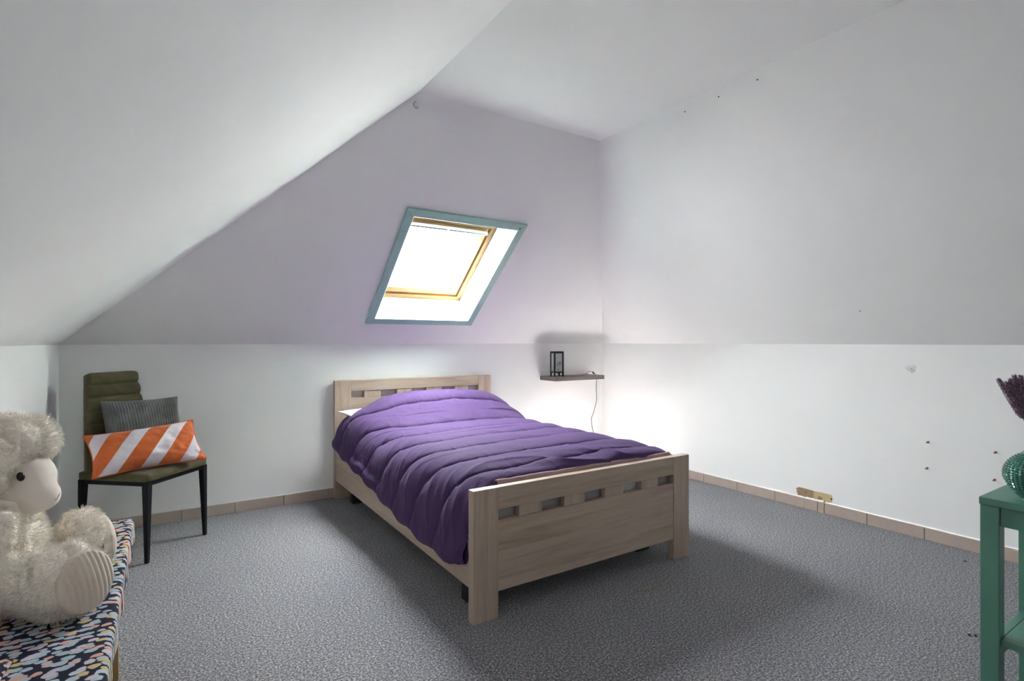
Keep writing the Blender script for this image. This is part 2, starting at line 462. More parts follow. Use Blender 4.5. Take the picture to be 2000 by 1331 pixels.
# ------------------------------------------------------------------ roof windows
def roof_window(name, W, x0, x1, t0, t1, depth, mats, portal=True, head=0.0):
    """W(x,t,d) maps slope coordinates to the room"""
    R = struct(empty(name, W((x0 + x1) / 2, (t0 + t1) / 2)))
    ex = (W(1, 0) - W(0, 0)); es = (W(0, 1) - W(0, 0)); ed = (W(0, 0, 1) - W(0, 0, 0)); og = W(0, 0)
    mtx = Matrix(((ex.x, es.x, ed.x, og.x), (ex.y, es.y, ed.y, og.y), (ex.z, es.z, ed.z, og.z), (0, 0, 0, 1)))
    off = Matrix.Translation(-Vector(R.location)) @ mtx
    def part(n, lo, hi, mat, parent=R, bev=0.002):
        bm = bmesh.new(); bm_box(bm, lo, hi, bev, 2, off)
        return from_bm(n, bm, mat, parent)
    def mitre(n, side, a0, a1, b0, b1, d0, d1, mat):
        """one mitred casing board; outer rectangle a, inner rectangle b"""
        ox0, ox1, ot0, ot1 = a0[0], a1[0], a0[1], a1[1]; ix0, ix1, it0, it1 = b0[0], b1[0], b0[1], b1[1]
        q = {'bottom': [(ox0, ot0), (ox1, ot0), (ix1, it0), (ix0, it0)], 'right': [(ox1, ot0), (ox1, ot1), (ix1, it1), (ix1, it0)],
             'top': [(ox1, ot1), (ox0, ot1), (ix0, it1), (ix1, it1)], 'left': [(ox0, ot1), (ox0, ot0), (ix0, it0), (ix0, it1)]}[side]
        bm = bmesh.new()
        a = [bm.verts.new((x, t, d0)) for x, t in q]; b = [bm.verts.new((x, t, d1)) for x, t in q]
        bm.faces.new(a); bm.faces.new(b[::-1])
        for i in range(4): bm.faces.new((a[i], b[i], b[(i + 1) % 4], a[(i + 1) % 4]))
        bmesh.ops.bevel(bm, geom=bm.edges[:], offset=0.0016, segments=1, affect='EDGES')
        bm.transform(off)
        return from_bm(n, bm, mat, R)
    cw = 0.058
    for s in ('bottom', 'right', 'top', 'left'):
        mitre('casing_board', s, (x0 - cw, t0 - cw), (x1 + cw, t1 + cw), (x0 - .002, t0 - .002), (x1 + .002, t1 + .002), -0.016, 0.0, mats[0])
    # reveal lining (four boards back to the frame)
    th = 0.015; e = 0.0
    part('reveal_board', (x0 - th, t0 - th, e), (x1 + th, t0, depth + .05), mats[1])
    bm = bmesh.new()
    hq = [(t1, e), (t1 - head, depth + .05), (t1 - head + .02, depth + .05), (t1 + th, e)]
    ha = [bm.verts.new((x0, t, d)) for t, d in hq]; hb = [bm.verts.new((x1, t, d)) for t, d in hq]
    bm.faces.new(ha); bm.faces.new(hb[::-1])
    for i in range(4): bm.faces.new((ha[i], hb[i], hb[(i + 1) % 4], ha[(i + 1) % 4]))
    bm.transform(off); from_bm('reveal_board', bm, mats[1], R)
    tm = t1
    t1 = t1 - head
    part('reveal_board', (x0 - th, t0, e), (x0, tm, depth + .05), mats[1])
    part('reveal_board', (x1, t0, e), (x1 + th, tm, depth + .05), mats[1])
    # fixed frame and sash
    fw, g = 0.040, 0.010
    d0, d1 = depth, depth + 0.07
    for n, lo, hi, mt in (('frame_rail', (x0, t0, d0), (x1, t0 + fw, d1), 'x'), ('frame_rail', (x0, t1 - fw, d0), (x1, t1, d1), 'x'),
                          ('frame_stile', (x0, t0 + fw, d0), (x0 + fw, t1 - fw, d1), 'y'), ('frame_stile', (x1 - fw, t0 + fw, d0), (x1, t1 - fw, d1), 'y')):
        part(n, lo, hi, 'pine_' + mt)
    a0, a1, b0, b1 = x0 + fw + g, x1 - fw - g, t0 + fw + g, t1 - fw - g
    sw = 0.05; s0, s1 = depth + 0.012, depth + 0.075
    for n, lo, hi, mt in (('sash_rail', (a0, b0, s0), (a1, b0 + sw, s1), 'x'), ('sash_rail', (a0, b1 - sw, s0), (a1, b1, s1), 'x'),
                          ('sash_stile', (a0, b0 + sw, s0), (a0 + sw, b1 - sw, s1), 'y'), ('sash_stile', (a1 - sw, b0 + sw, s0), (a1, b1 - sw, s1), 'y')):
        part(n, lo, hi, 'pine_' + mt)
    bw = 0.008; q0, q1 = s0 + 0.022, s0 + 0.03
    part('gap_seal', (x0 + fw, t0 + fw, s1 - .01), (a0, t1 - fw, s1), 'dark'); part('gap_seal', (a1, t0 + fw, s1 - .01), (x1 - fw, t1 - fw, s1), 'dark')
    part('gap_seal', (a0, t0 + fw, s1 - .01), (a1, b0, s1), 'dark'); part('gap_seal', (a0, b1, s1 - .01), (a1, t1 - fw, s1), 'dark')
    part('glazing_bead', (a0 + sw, b0 + sw, q0), (a1 - sw, b0 + sw + bw, q1), 'white', bev=.001)
    part('glazing_bead', (a0 + sw, b1 - sw - bw, q0), (a1 - sw, b1 - sw, q1), 'white', bev=.001)
    part('glazing_bead', (a0 + sw, b0 + sw + bw, q0), (a0 + sw + bw, b1 - sw - bw, q1), 'white', bev=.001)
    part('glazing_bead', (a1 - sw - bw, b0 + sw + bw, q0), (a1 - sw, b1 - sw - bw, q1), 'white', bev=.001)
    part('glass_pane', (a0 + sw - .004, b0 + sw - .004, q1 + .002), (a1 - sw + .004, b1 - sw + .004, q1 + .006), 'glass', bev=0)
    # ventilation bar along the top of the sash
    xm = (a0 + a1) / 2
    part('vent_bar', (a0 + .01, b1 - .040, s0 - .030), (a1 - .01, b1 - .018, s0 - .006), 'white', bev=.004)
    part('vent_slot', (a0 + .03, b1 - .034, s0 - .032), (xm - .01, b1 - .026, s0 - .029), 'dark', bev=.0005)
    part('vent_slot', (xm + .01, b1 - .034, s0 - .032), (a1 - .03, b1 - .026, s0 - .029), 'dark', bev=.0005)
    if portal:
        l = bpy.data.lights.new(name + '_portal', 'AREA'); l.shape = 'RECTANGLE'; l.size = x1 - x0; l.size_y = t1 - t0
        l.cycles.is_portal = True
        lo = bpy.data.objects.new(name + '_portal', l); C.objects.link(lo)
        c = W((x0 + x1) / 2, (t0 + t1) / 2, depth + 0.12)
        lo.matrix_world = Matrix(((ex.x, -es.x, ed.x, c.x), (ex.y, -es.y, ed.y, c.y), (ex.z, -es.z, ed.z, c.z), (0, 0, 0, 1)))
    return R, off
W1, off1 = roof_window('window_1', WB, OX0, OX1, OT0, OT1, 0.20, ('teal', 'reveal'), head=0.135)
bm = bmesh.new(); bm_tube(bm, [WB(-1.632, 1.248, -0.017), WB(-1.632, 1.248, -0.022)], 0.006, 10)
from_bm('casing_screw', bm, 'brass', W1, True, True)


# ------------------------------------------------------------------ bed
bed = empty('bed', (-1.965, -1.065, 0))
tag(bed, 'pale oak bed frame with slotted headboard and footboard under the skylight', 'bed')
BX0, BX1 = -2.614, -1.318
def bed_end(name, y0, y1, top, panel_bot, slots, zslot):
    """posts, top rail, spacer blocks and panel of one end of the bed"""
    E = from_vf(name, [(BX0 + .118, y0 + .004, panel_bot), (BX1 - .118, y0 + .004, panel_bot), (BX1 - .118, y0 + .004, zslot[0]), (BX0 + .118, y0 + .004, zslot[0]),
                       (BX0 + .118, y1 - .004, panel_bot), (BX1 - .118, y1 - .004, panel_bot), (BX1 - .118, y1 - .004, zslot[0]), (BX0 + .118, y1 - .004, zslot[0])],
                [(0, 1, 2, 3), (7, 6, 5, 4), (0, 4, 5, 1), (1, 5, 6, 2), (2, 6, 7, 3), (3, 7, 4, 0)], 'oak_x', bed, world=True)
    def sub(n, lo, hi, m): return box(n, lo, hi, m, E, 0.0018)
    sub('post', (BX0, y0, 0), (BX0 + .117, y1, top), 'oak_z'); sub('post', (BX1 - .117, y0, 0), (BX1, y1, top), 'oak_z')
    sub('top_rail', (BX0 + .1172, y0 + .002, zslot[1]), (BX1 - .1172, y1 - .002, top), 'oak_x')
    edges = [BX0 + .118] + [e for s in slots for e in s] + [BX1 - .118]
    for a, b in zip(edges[0::2], edges[1::2]):
        if b - a > 0.01: sub('spacer_block', (a, y0 + .005, zslot[0] + .0005), (b, y1 - .005, zslot[1] - .0005), 'oak_z')
    return E
bed_end('footboard', -2.118, -2.078, 0.534, 0.108, [(-2.494, -2.392), (-2.274, -2.151), (-2.033, -1.908), (-1.790, -1.669), (-1.550, -1.440)], (0.397, 0.443))
bed_end('headboard', -0.056, -0.014, 0.848, 0.105, [(-2.496, -2.399), (-2.274, -2.148), (-2.025, -1.905), (-1.770, -1.653), (-1.535, -1.437)], (0.718, 0.768))
box('side_rail', (-2.606, -2.077, 0.130), (-2.580, -0.057, 0.345), 'oak_y', bed)
box('side_rail', (-1.352, -2.077, 0.130), (-1.326, -0.057, 0.345), 'oak_y', bed)
for k in range(11):
    y = -0.19 - k * 0.172
    box('slat', (-2.578, y - .04, 0.215), (-1.354, y + .04, 0.235), 'oak_x', bed)
for (x, y) in ((-2.50, -0.20), (-1.47, -0.20), (-2.50, -1.93), (-1.47, -1.93)):
    bm = bmesh.new(); bm_box(bm, (x - .045, y - .03, 0.0), (x + .045, y + .03, 0.213), 0.004)
    for v in bm.verts:
        if v.co.z < 0.02: v.co.y += 0.02 if y < -1 else -0.02
    from_bm('support_foot', bm, 'dark', bed, False, True)

# mattress (with rounded edges and piped seams)
def rbox(name, lo, hi, r, mat, parent=None, n=5, sub=None):
    bm = bmesh.new(); bm_box(bm, lo, hi, r, n)
    return from_bm(name, bm, mat, parent, True, True)
mat_o = empty('mattress', (-1.965, -1.065, 0.236))
tag(mat_o, 'grey-white mattress on the bed slats, seen through the footboard slots', 'mattress')
rbox('mattress_core', (-2.555, -2.066, 0.237), (-1.375, -0.062, 0.452), 0.06, 'ticking', mat_o)
for z in (0.298, 0.391):
    q = []
    for cx, cy, a0 in ((-1.435, -.122, 0), (-2.495, -.122, 1), (-2.495, -2.006, 2), (-1.435, -2.006, 3)):
        for k in range(5):
            a = math.pi / 2 * (a0 + k / 4); q.append((cx + .060 * math.cos(a), cy + .060 * math.sin(a), z))
    tube('mattress_piping', q, 0.005, 'linen', mat_o, 6, True, True)
# crumpled patterned sheet edge tucked at the foot
nu, nv = 60, 16
U, V = np.meshgrid(np.linspace(0, 1, nu), np.linspace(0, 1, nv), indexing='ij')
X = -1.80 + U * 0.15; Z = 0.375 + V * 0.075
Y = -2.073 - 0.0025 * (1 + vnoise(U * 9, V * 5, 3))
tag(from_vf('sheet_corner', np.stack([X, Y, Z], -1).reshape(-1, 3), grid_faces(nu, nv), 'linen', None, True),
    'crumpled pale sheet corner showing through a footboard slot', 'sheet')

# pillow under the duvet
def pillow_verts(corners, thick, nu=48, nv=36, p=2.4, pinch=0.07, droop=None):
    """stuffed cushion over a bilinear patch; corners: BL, BR, TR, TL. returns verts, faces, uv, outline"""
    c = [np.array(q, float) for q in corners]
    u = np.sin(np.linspace(-1, 1, nu) * math.pi / 2); v = np.sin(np.linspace(-1, 1, nv) * math.pi / 2)
    U, V = np.meshgrid(u, v, indexing='ij')
    # edges pull in between the corners
    Uo = U * (1 - pinch * (1 - V ** 2) * np.abs(U) ** 3); Vo = V * (1 - pinch * 1.3 * (1 - U ** 2) * np.abs(V) ** 3)
    a, b = (Uo + 1) / 2, (Vo + 1) / 2
    P = ((1 - a) * (1 - b))[..., None] * c[0] + (a * (1 - b))[..., None] * c[1] + (a * b)[..., None] * c[2] + ((1 - a) * b)[..., None] * c[3]
    n = np.cross(c[1] - c[0] + c[2] - c[3], c[3] - c[0] + c[2] - c[1]); n /= np.linalg.norm(n)
    h = thick * np.clip((1 - np.abs(U) ** p), 0, 1) ** 0.55 * np.clip((1 - np.abs(V) ** p), 0, 1) ** 0.55
    return P, n, h, (U + 1) / 2, (V + 1) / 2

def cushion(name, corners, thick, mat, parent=None, fn=None, back=1.0, nu=48, nv=36, pinch=0.07, p=2.4):
    P, n, h, a, b = pillow_verts(corners, thick, nu, nv, p, pinch)
    hf = h + (fn(a, b, h) if fn else 0)
    F = P + hf[..., None] * n; K = P - back * h[..., None] * n
    nn = nu * nv
    verts = np.concatenate([F.reshape(-1, 3), K.reshape(-1, 3)])
    f = grid_faces(nu, nv); faces = f + [tuple(nn + q for q in t[::-1]) for t in f]
    uv = np.concatenate([np.stack([a, b], -1).reshape(-1, 2)] * 2)
    o = from_vf(name, verts, faces, mat, parent, True, True, uv)
    bm = bmesh.new(); bm.from_mesh(o.data); bmesh.ops.remove_doubles(bm, verts=bm.verts[:], dist=1e-5)
    bmesh.ops.recalc_face_normals(bm, faces=bm.faces[:]); bm.to_mesh(o.data); bm.free()
    o.data.polygons.foreach_set('use_smooth', [True] * len(o.data.polygons))
    ring = [P[i, 0] for i in range(nu)] + [P[-1, j] for j in range(1, nv)] + [P[i, -1] for i in range(nu - 2, -1, -1)] + [P[0, j] for j in range(nv - 2, 0, -1)]
    return o, ring

o, _ = cushion('pillow', [(-2.53, -0.50, .545), (-1.42, -0.50, .545), (-1.40, -0.10, .63), (-2.620, -0.15, .640)], 0.066, 'linen',
               fn=lambda a, b, h: .004 * vnoise(a * 14, b * 10, 2) * (h > .01))
tag(o, 'white pillow poking out from under the purple duvet at the headboard', 'pillow')

# duvet: quilted channels running across, draped over both sides of the bed
def make_duvet():
    nu, nv = 420, 470
    vv = np.linspace(0, 1, nv); ys = -0.085 - vv * 1.982
    P = np.zeros((nu, nv, 3))
    arc = np.zeros((nu, nv))
    def bumpz(x, y):
        b = 0.185 * np.clip(1 - np.abs((x + 1.93) / 0.70) ** 3.4, 0, 1) * np.exp(-np.abs((y + 0.27) / 0.27) ** 2.3)
        return b
    for j, y in enumerate(ys):
        hl = np.interp(-y, [0.08, 0.245, 0.765, 1.367, 1.752, 1.95, 2.03, 2.07], [0.385, 0.358, 0.302, 0.222, 0.200, 0.205, 0.216, 0.230])
        hl += 0.008 * math.sin(y * 24)
        hr = 0.34
        Tz = lambda x: 0.540 + bumpz(x, y) + 0.012 * math.sin((x + 2.6) * 2.4) - 0.02 * float(sstep(-1.93, -2.07, y))
        Tl = Tz(-2.45)
        pl = [(-1.31, hr + .03), (-1.268, hr), (-1.262, hr + .05), (-1.285, 0.46), (-1.345, Tz(-1.36) - .04), (-1.42, Tz(-1.42) - .010), (-1.55, Tz(-1.55)), (-1.75, Tz(-1.75)),
              (-1.95, Tz(-1.95)), (-2.15, Tz(-2.15)), (-2.31, Tz(-2.31) - .004), (-2.44, Tl - .016), (-2.535, Tl - .062), (-2.590, Tl - .138), (-2.616, (Tl - .1) * .45 + hl * .55),
              (-2.640, hl + .045), (-2.643, hl + .012), (-2.634, hl - .006), (-2.622, hl + .012), (-2.615, hl + .06), (-2.614, hl + .10)]
        q = np.array([(a.x, a.y) for a in smooth_path([Vector((x, z, 0)) for x, z in pl], 12)])
        s = np.concatenate([[0], np.cumsum(np.hypot(*np.diff(q, axis=0).T))])
        t = np.linspace(0, s[-1], nu)
        P[:, j, 0] = np.interp(t, s, q[:, 0]); P[:, j, 2] = np.interp(t, s, q[:, 1]); P[:, j, 1] = y
        arc[:, j] = t - s[-1]
    # the ends of the duvet curl down
    # normals
    du = np.gradient(P, axis=0); dv = np.gradient(P, axis=1)
    n = np.cross(dv, du); n /= np.linalg.norm(n, axis=-1, keepdims=True) + 1e-9
    if n[nu // 2, nv // 2, 2] < 0: n = -n
    X, Yv = P[..., 0].copy(), P[..., 1].copy()
    A = arc + 0.10                                       # 0 at the left hem, negative towards the right hem
    wl = sstep(-0.03, 0.0, A)[..., None]; wr_ = sstep(0.09, 0.05, arc - arc.min())[..., None]
    inw = (-n) * (1 - wl) * (1 - wr_) + np.array([1.0, 0, 0]) * wl + np.array([-1.0, 0, 0]) * wr_
    side0 = sstep(-0.50, -0.24, A)[..., None]
    P = P + inw * (1 - 0.72 * side0) * (0.045 * np.exp(-(vv * 1.982 / 0.025)) + 0.050 * np.exp(-((1 - vv) * 1.982 / 0.020)))[None, :, None]
    side = sstep(-0.50, -0.24, A)                        # 1 on the left drape
    sp = 0.252
    ph = (-Yv - 0.42 + 0.022 * vnoise(A * 1.6 + 9, Yv * 0 + 3.3, 5) + 0.010 * vnoise(A * 5, Yv * 2.2, 6) + 0.09 * side + 0.12 * np.clip(A + .3, 0, .3)) / sp
    k = np.round(ph); d = np.abs(ph - k) * sp            # distance to the nearest seam
    puff = 0.021 * np.sqrt(np.clip(1 - (1 - np.clip(d / (sp / 2), 0, 1)) ** 2, 0, 1)) + 0.010 * (1 - np.exp(-d / 0.009))
    puff *= 1 + 0.2 * vnoise(k * 3.7 + 5, A * 3, 8)
    puck = np.exp(-d / 0.022) * (vnoise(A * 38, k * 5.1, 11) * 0.0034 + vnoise(A * 75, k * 3.3 + .5, 12) * 0.0018)
    wr = np.exp(-d / 0.07) * (1 - np.abs(vnoise(A * 13 + Yv * 4, Yv * 5 + k * 1.7, 24))) ** 4 * 0.0048
    r1 = vnoise(X * 3.2 + Yv * 2, Yv * 5 - X * 1.5, 21) * 0.0045 + vnoise(X * 9 + Yv * 6, Yv * 13 - X * 3, 22) * 0.0018
    # long soft creases fanning down the drape from the bed edge
    cr = vnoise((Yv + 0.35 * A) * 15, A * 1.3 + 2, 31)
    fold = side * (vnoise((Yv + 0.3 * A) * 7, A * 1.5, 33) * 0.008 + (1 - np.abs(cr)) ** 4 * 0.006 + vnoise((Yv + .3 * A) * 34, A * 3.0, 32) * 0.0018)
    foot = sstep(-1.66, -2.0, Yv) * (1 - side) * ((1 - np.abs(vnoise(Yv * 9 + X * 1.2, X * 2.6, 41))) ** 3 * 0.016 + vnoise(Yv * 24 + X * 5, X * 4.2, 42) * 0.004)
    hem = sstep(0.02, -0.05, A)
    rh = sstep(0, 0.06, arc - arc.min())
    soft = 1 - 0.82 * sstep(-0.20, 0.0, A)
    P = P + n * ((puff + puck + wr + r1) * hem * rh * soft + fold * soft * np.clip(hem + .25, 0, 1) + foot)[..., None]
    o = from_vf('duvet', P.reshape(-1, 3), grid_faces(nu, nv), 'duvet', None, True)
    return tag(o, 'purple quilted duvet spread over the bed and hanging down its left side', 'duvet')
make_duvet()
# layer of folded dusty-pink sheet peeping out under the duvet at the foot
nu, nv = 120, 10
U, V = np.meshgrid(np.linspace(0, 1, nu), np.linspace(0, 1, nv), indexing='ij')
X = -2.47 + U * 1.07; Y = -2.030 - V * 0.045
Z = 0.500 + 0.047 * np.sqrt(np.clip(1 - (2 * V - 1) ** 2, 0, 1)) + 0.002 * vnoise(U * 30, V * 3, 5)
tag(from_vf('under_blanket', np.stack([X, Y, Z], -1).reshape(-1, 3), grid_faces(nu, nv), 'pinksheet', None, True),
    'dusty pink blanket edge peeping out below the duvet above the footboard', 'blanket')

# ------------------------------------------------------------------ chair in the corner
CH = math.atan2(0.747, 0.666)                # chair's width direction
chair = empty('dining_chair', (-3.722, -0.390, 0), CH)
tag(chair, 'olive velvet chair with channel-stitched back and black tapered legs in the corner', 'chair')
# local axes: +x = chair's right (seen from behind: towards the back wall), -y = where the sitter faces
def tapered_leg(p0, p1, a, b):
    bm = bmesh.new()
    r0 = [bm.verts.new((p0[0] + sx * a, p0[1] + sy * a, p0[2])) for sx, sy in ((-1, -1), (1, -1), (1, 1), (-1, 1))]
    r1 = [bm.verts.new((p1[0] + sx * b, p1[1] + sy * b, p1[2])) for sx, sy in ((-1, -1), (1, -1), (1, 1), (-1, 1))]
    bm.faces.new(r0[::-1]); bm.faces.new(r1)
    for k in range(4): bm.faces.new((r0[k], r0[(k + 1) % 4], r1[(k + 1) % 4], r1[k]))
    bmesh.ops.bevel(bm, geom=bm.edges[:], offset=0.002, segments=2, affect='EDGES')
    return bm
for sx in (-1, 1):
    for sy in (-1, 1):
        from_bm('leg', tapered_leg((sx * 0.205, sy * 0.195, 0.0), (sx * 0.196, sy * 0.188, 0.412), 0.009, 0.0165), 'black', chair)
fr = 0.203
for lo, hi in (((-fr, -fr + .004, .390), (fr, -fr + .026, .414)), ((-fr, fr - .026, .390), (fr, fr - .004, .414)),
               ((-fr - .004, -fr, .390), (-fr + .018, fr, .414)), ((fr - .018, -fr, .390), (fr + .004, fr, .414))):
    box('seat_rail', lo, hi, 'black', chair, 0.002, False)
def pad(name, w, l, th, mat, parent, channels, mtx, amp=0.006, taper=0.0, puffy=0.010, nx=44, ny=110):
    """stitched upholstered slab in x (width) / y (length), front face +z, with grooves across its length"""
    u = np.linspace(-1, 1, nx); v = np.linspace(-1, 1, ny)
    U, V = np.meshgrid(u, v, indexing='ij')
    W_ = w / 2 * (1 - taper * (V + 1) / 2)
    r = 0.16
    Xc = U * W_; Yc = V * l / 2
    # rounded corners: pull corner points towards a superellipse
    k = (np.abs(U) ** 14 + np.abs(V) ** 14) ** (-1 / 14); k = np.minimum(k, 1)
    Xc = Xc * k; Yc = Yc * k
    e = np.clip(1 - np.maximum(np.abs(U), np.abs(V)), 0, 1)
    edge = np.sqrt(np.clip(1 - (1 - np.clip(e / 0.10, 0, 1)) ** 2, 0, 1))
    ph = (V + 1) / 2 * channels; d = np.abs(ph - np.round(ph)) / channels * l
    inner = (ph > 0.5) & (ph < channels - 0.5)
    groove = np.where(inner, amp * np.exp(-d / 0.010), 0) * np.clip(e / 0.06, 0, 1)
    zf = th * (0.35 + 0.65 * edge) + puffy * (1 - U ** 2) * (1 - V ** 4) - groove + 0.0016 * vnoise(U * 4 + 3, V * 9, 7)
    zb = -0.0 * U
    F = np.stack([Xc, Yc, zf], -1).reshape(-1, 3); K = np.stack([Xc, Yc, zb], -1).reshape(-1, 3)
    f = grid_faces(nx, ny); n = nx * ny
    faces = list(f) + [tuple(n + q for q in t[::-1]) for t in f]
    ring = [i * ny for i in range(nx)] + [(nx - 1) * ny + j for j in range(1, ny)] + [i * ny + ny - 1 for i in range(nx - 2, -1, -1)] + [j for j in range(ny - 2, 0, -1)]
    for a, b in zip(ring, ring[1:] + ring[:1]): faces.append((a, b, n + b, n + a))
    me = bpy.data.meshes.new(name); me.from_pydata([tuple(map(float, q)) for q in np.concatenate([F, K])], [], faces)
    bm = bmesh.new(); bm.from_mesh(me); bm.transform(mtx); bpy.data.meshes.remove(me)
    return from_bm(name, bm, mat, parent, True)
pad('seat', 0.436, 0.425, 0.036, 'olive', chair, 6, Matrix.Translation((0, 0, 0.415)), 0.004, 0, 0.010)
# backrest: local frame leaning back, front face towards -y
lean = math.radians(6)
mt = Matrix.Translation((0, 0.198, 0.690)) @ Matrix.Rotation(math.pi / 2 - lean, 4, 'X')
pad('backrest', 0.412, 0.545, 0.034, 'olive', chair, 8, mt, 0.020, 0.24, 0.008)
pad('backrest_rear', 0.408, 0.541, 0.014, 'olive', chair, 1, Matrix.Translation((0, 0.1985, 0.690)) @ Matrix.Rotation(-math.pi / 2 - lean, 4, 'X') @ Matrix.Rotation(math.pi, 4, 'Z'), 0.0, 0.24, 0.004)
for sx in (-1, 1):
    bm = bmesh.new(); bm_tube(bm, [(sx * .13, .196, .405), (sx * .13, .204, .45), (sx * .12, .226, .66)], 0.010, 8)
    from_bm('back_strut', bm, 'black', chair, True)

# cushions on the chair
def corduroy(a, b, h):
    ridge = np.abs(np.sin(a * math.pi * 27)) ** 0.7 * 0.0035
    dent = -0.012 * np.exp(-((a - .28) / .09) ** 2 - ((b - .72) / .25) ** 2) - 0.012 * np.exp(-((a - .74) / .13) ** 2 - ((b - .6) / .3) ** 2) + .004 * vnoise(a * 7, b * 4, 4)
    return (ridge + dent) * np.clip(h / 0.02, 0, 1)
o, ring = cushion('grey_cushion', [(-3.885, -0.490, 0.505), (-3.545, -0.330, 0.520), (-3.573, -0.250, 0.808), (-3.925, -0.410, 0.815)], 0.058, 'cord_grey', None, corduroy, nu=330, nv=60, pinch=.05)
tag(o, 'grey corduroy cushion leaning on the chair back behind the striped one', 'cushion')
ocr = empty('striped_cushion', (-3.70, -0.45, 0.45))
tag(ocr, 'orange and white diagonally striped cushion lying across the chair seat', 'cushion')
def orfn(a, b, h): return (.006 * vnoise(a * 9 + b * 4, b * 6 - a * 3, 14) + .003 * vnoise(a * 22, b * 15, 15)) * np.clip(h / 0.02, 0, 1)
o, ring = cushion('cushion_cover', [(-3.938, -0.600, 0.446), (-3.440, -0.500, 0.470), (-3.505, -0.430, 0.684), (-3.985, -0.485, 0.645)], 0.075, 'stripe', ocr, orfn, nu=110, nv=80, pinch=.07)
tube('piping', ring[::2], 0.0045, 'orange', ocr, 6, True, True)

# ------------------------------------------------------------------ floating shelf and lantern lamp
box('wall_shelf', (-0.762, -0.236, 0.781), (-0.190, -0.001, 0.817), 'greywood_x', None, 0.0015)
tag(bpy.data.objects['wall_shelf'], 'taupe floating shelf on the wall beside the headboard', 'shelf')
LZ = 0.8172
lamp = empty('table_lamp', (-0.682, -0.150, LZ), math.radians(-14))
tag(lamp, 'black framed paper lantern lamp standing on the floating shelf', 'lamp')
hw, lh, pt = 0.040, 0.222, 0.0065
for sx in (-1, 1):
    for sy in (-1, 1):
        box('corner_post', (sx * hw - pt, sy * hw - pt, 0), (sx * hw + pt, sy * hw + pt, lh), 'black', lamp, 0.0008, False)
for z in (0.040, lh - .008):
    for s in (-1, 1):
        box('cross_rail', (-hw, s * hw - .005, z - .006), (hw, s * hw + .005, z + .006), 'black', lamp, 0.0008, False)
        box('cross_rail', (s * hw - .005, -hw, z - .006), (s * hw + .005, hw, z + .006), 'black', lamp, 0.0008, False)
box('lamp_base', (-hw, -hw, .038), (hw, hw, .044), 'black', lamp, 0.0008, False)
box('lamp_top', (-hw - .006, -hw - .006, lh - .002), (hw + .006, hw + .006, lh + .004), 'black', lamp, 0.0008, False)
pan = None
for s in (-1, 1):
    o = box('paper_panel', (-hw, s * hw - .001, .046), (hw, s * hw + .001, lh - .014), 'paper', lamp, 0, False)
    if s == -1: pan = o
    box('paper_panel', (s * hw - .001, -hw, .046), (s * hw + .001, hw, lh - .014), 'paper', lamp, 0, False)
# brushed characters on the front panel
bm = bmesh.new()
def stroke(x0, z0, x1, z1, w):
    a = Vector((x0, 0, z0)); b = Vector((x1, 0, z1)); d = (b - a).normalized(); n = Vector((-d.z, 0, d.x)) * w
    y = -hw - .0016
    q = [a - n * .6, a + d * .002 + n, (a + b) / 2 + n * .8, b + n * .3, b - n * .4, (a + b) / 2 - n * .9]
    bm.faces.new([bm.verts.new((v.x, y, v.z)) for v in q])
for s in ((-.018, .122, -.004, .118, .0018), (-.012, .136, -.012, .092, .0018), (-.021, .108, -.004, .100, .0014), (-.010, .112, -.022, .096, .0014),
          (.000, .132, .018, .134, .0018), (.002, .120, .019, .122, .0016), (.002, .108, .020, .110, .0016), (.004, .134, .003, .094, .0016), (.010, .138, .010, .092, .0016), (.018, .136, .019, .094, .0018),
          (-.012, .066, .006, .070, .0016), (-.004, .076, -.006, .058, .0016), (.004, .064, -.012, .058, .0014)):
    stroke(*s)
from_bm('brush_characters', bm, 'black', lamp)
rot = Matrix.Rotation(-math.radians(-14), 3, 'Z')
def ll(x, y, z): return rot @ (Vector((x, y, z)) - Vector((-0.682, -0.150, LZ)))
cord1 = smooth_path([ll(-.690, -.160, LZ + .040), ll(-.685, -.176, LZ + .018), ll(-.655, -.196, LZ + .004), ll(-.56, -.215, LZ + .003), ll(-.45, -.20, LZ + .003), ll(-.36, -.17, LZ + .012), ll(-.305, -.150, LZ + .030), ll(-.27, -.14, LZ + .030), ll(-.245, -.134, LZ + .022)], 6)
tube('cord', cord1, 0.0022, 'dark', lamp, 6, False)
tube('cord_switch', [ll(-.250, -.136, LZ + .026), ll(-.245, -.135, LZ + .024), ll(-.222, -.128, LZ + .010), ll(-.214, -.126, LZ + .006)], [.004, .0075, .0075, .004], 'dark', lamp, 8, False)
cord2 = smooth_path([ll(-.215, -.126, LZ + .008), ll(-.192, -.118, LZ + .006), ll(-.170, -.10, LZ - .02), ll(-.130, -.06, LZ - .07), ll(-.100, -.02, .68), ll(-.082, -.008, .57), ll(-.100, -.008, .50), ll(-.125, -.008, .43), ll(-.150, -.008, .375), ll(-.140, -.008, .30), ll(-.115, -.008, .21), ll(-.108, -.008, .10), ll(-.11, -.02, .01)], 6)
tube('cord', cord2, 0.0022, 'dark', lamp, 6, False)

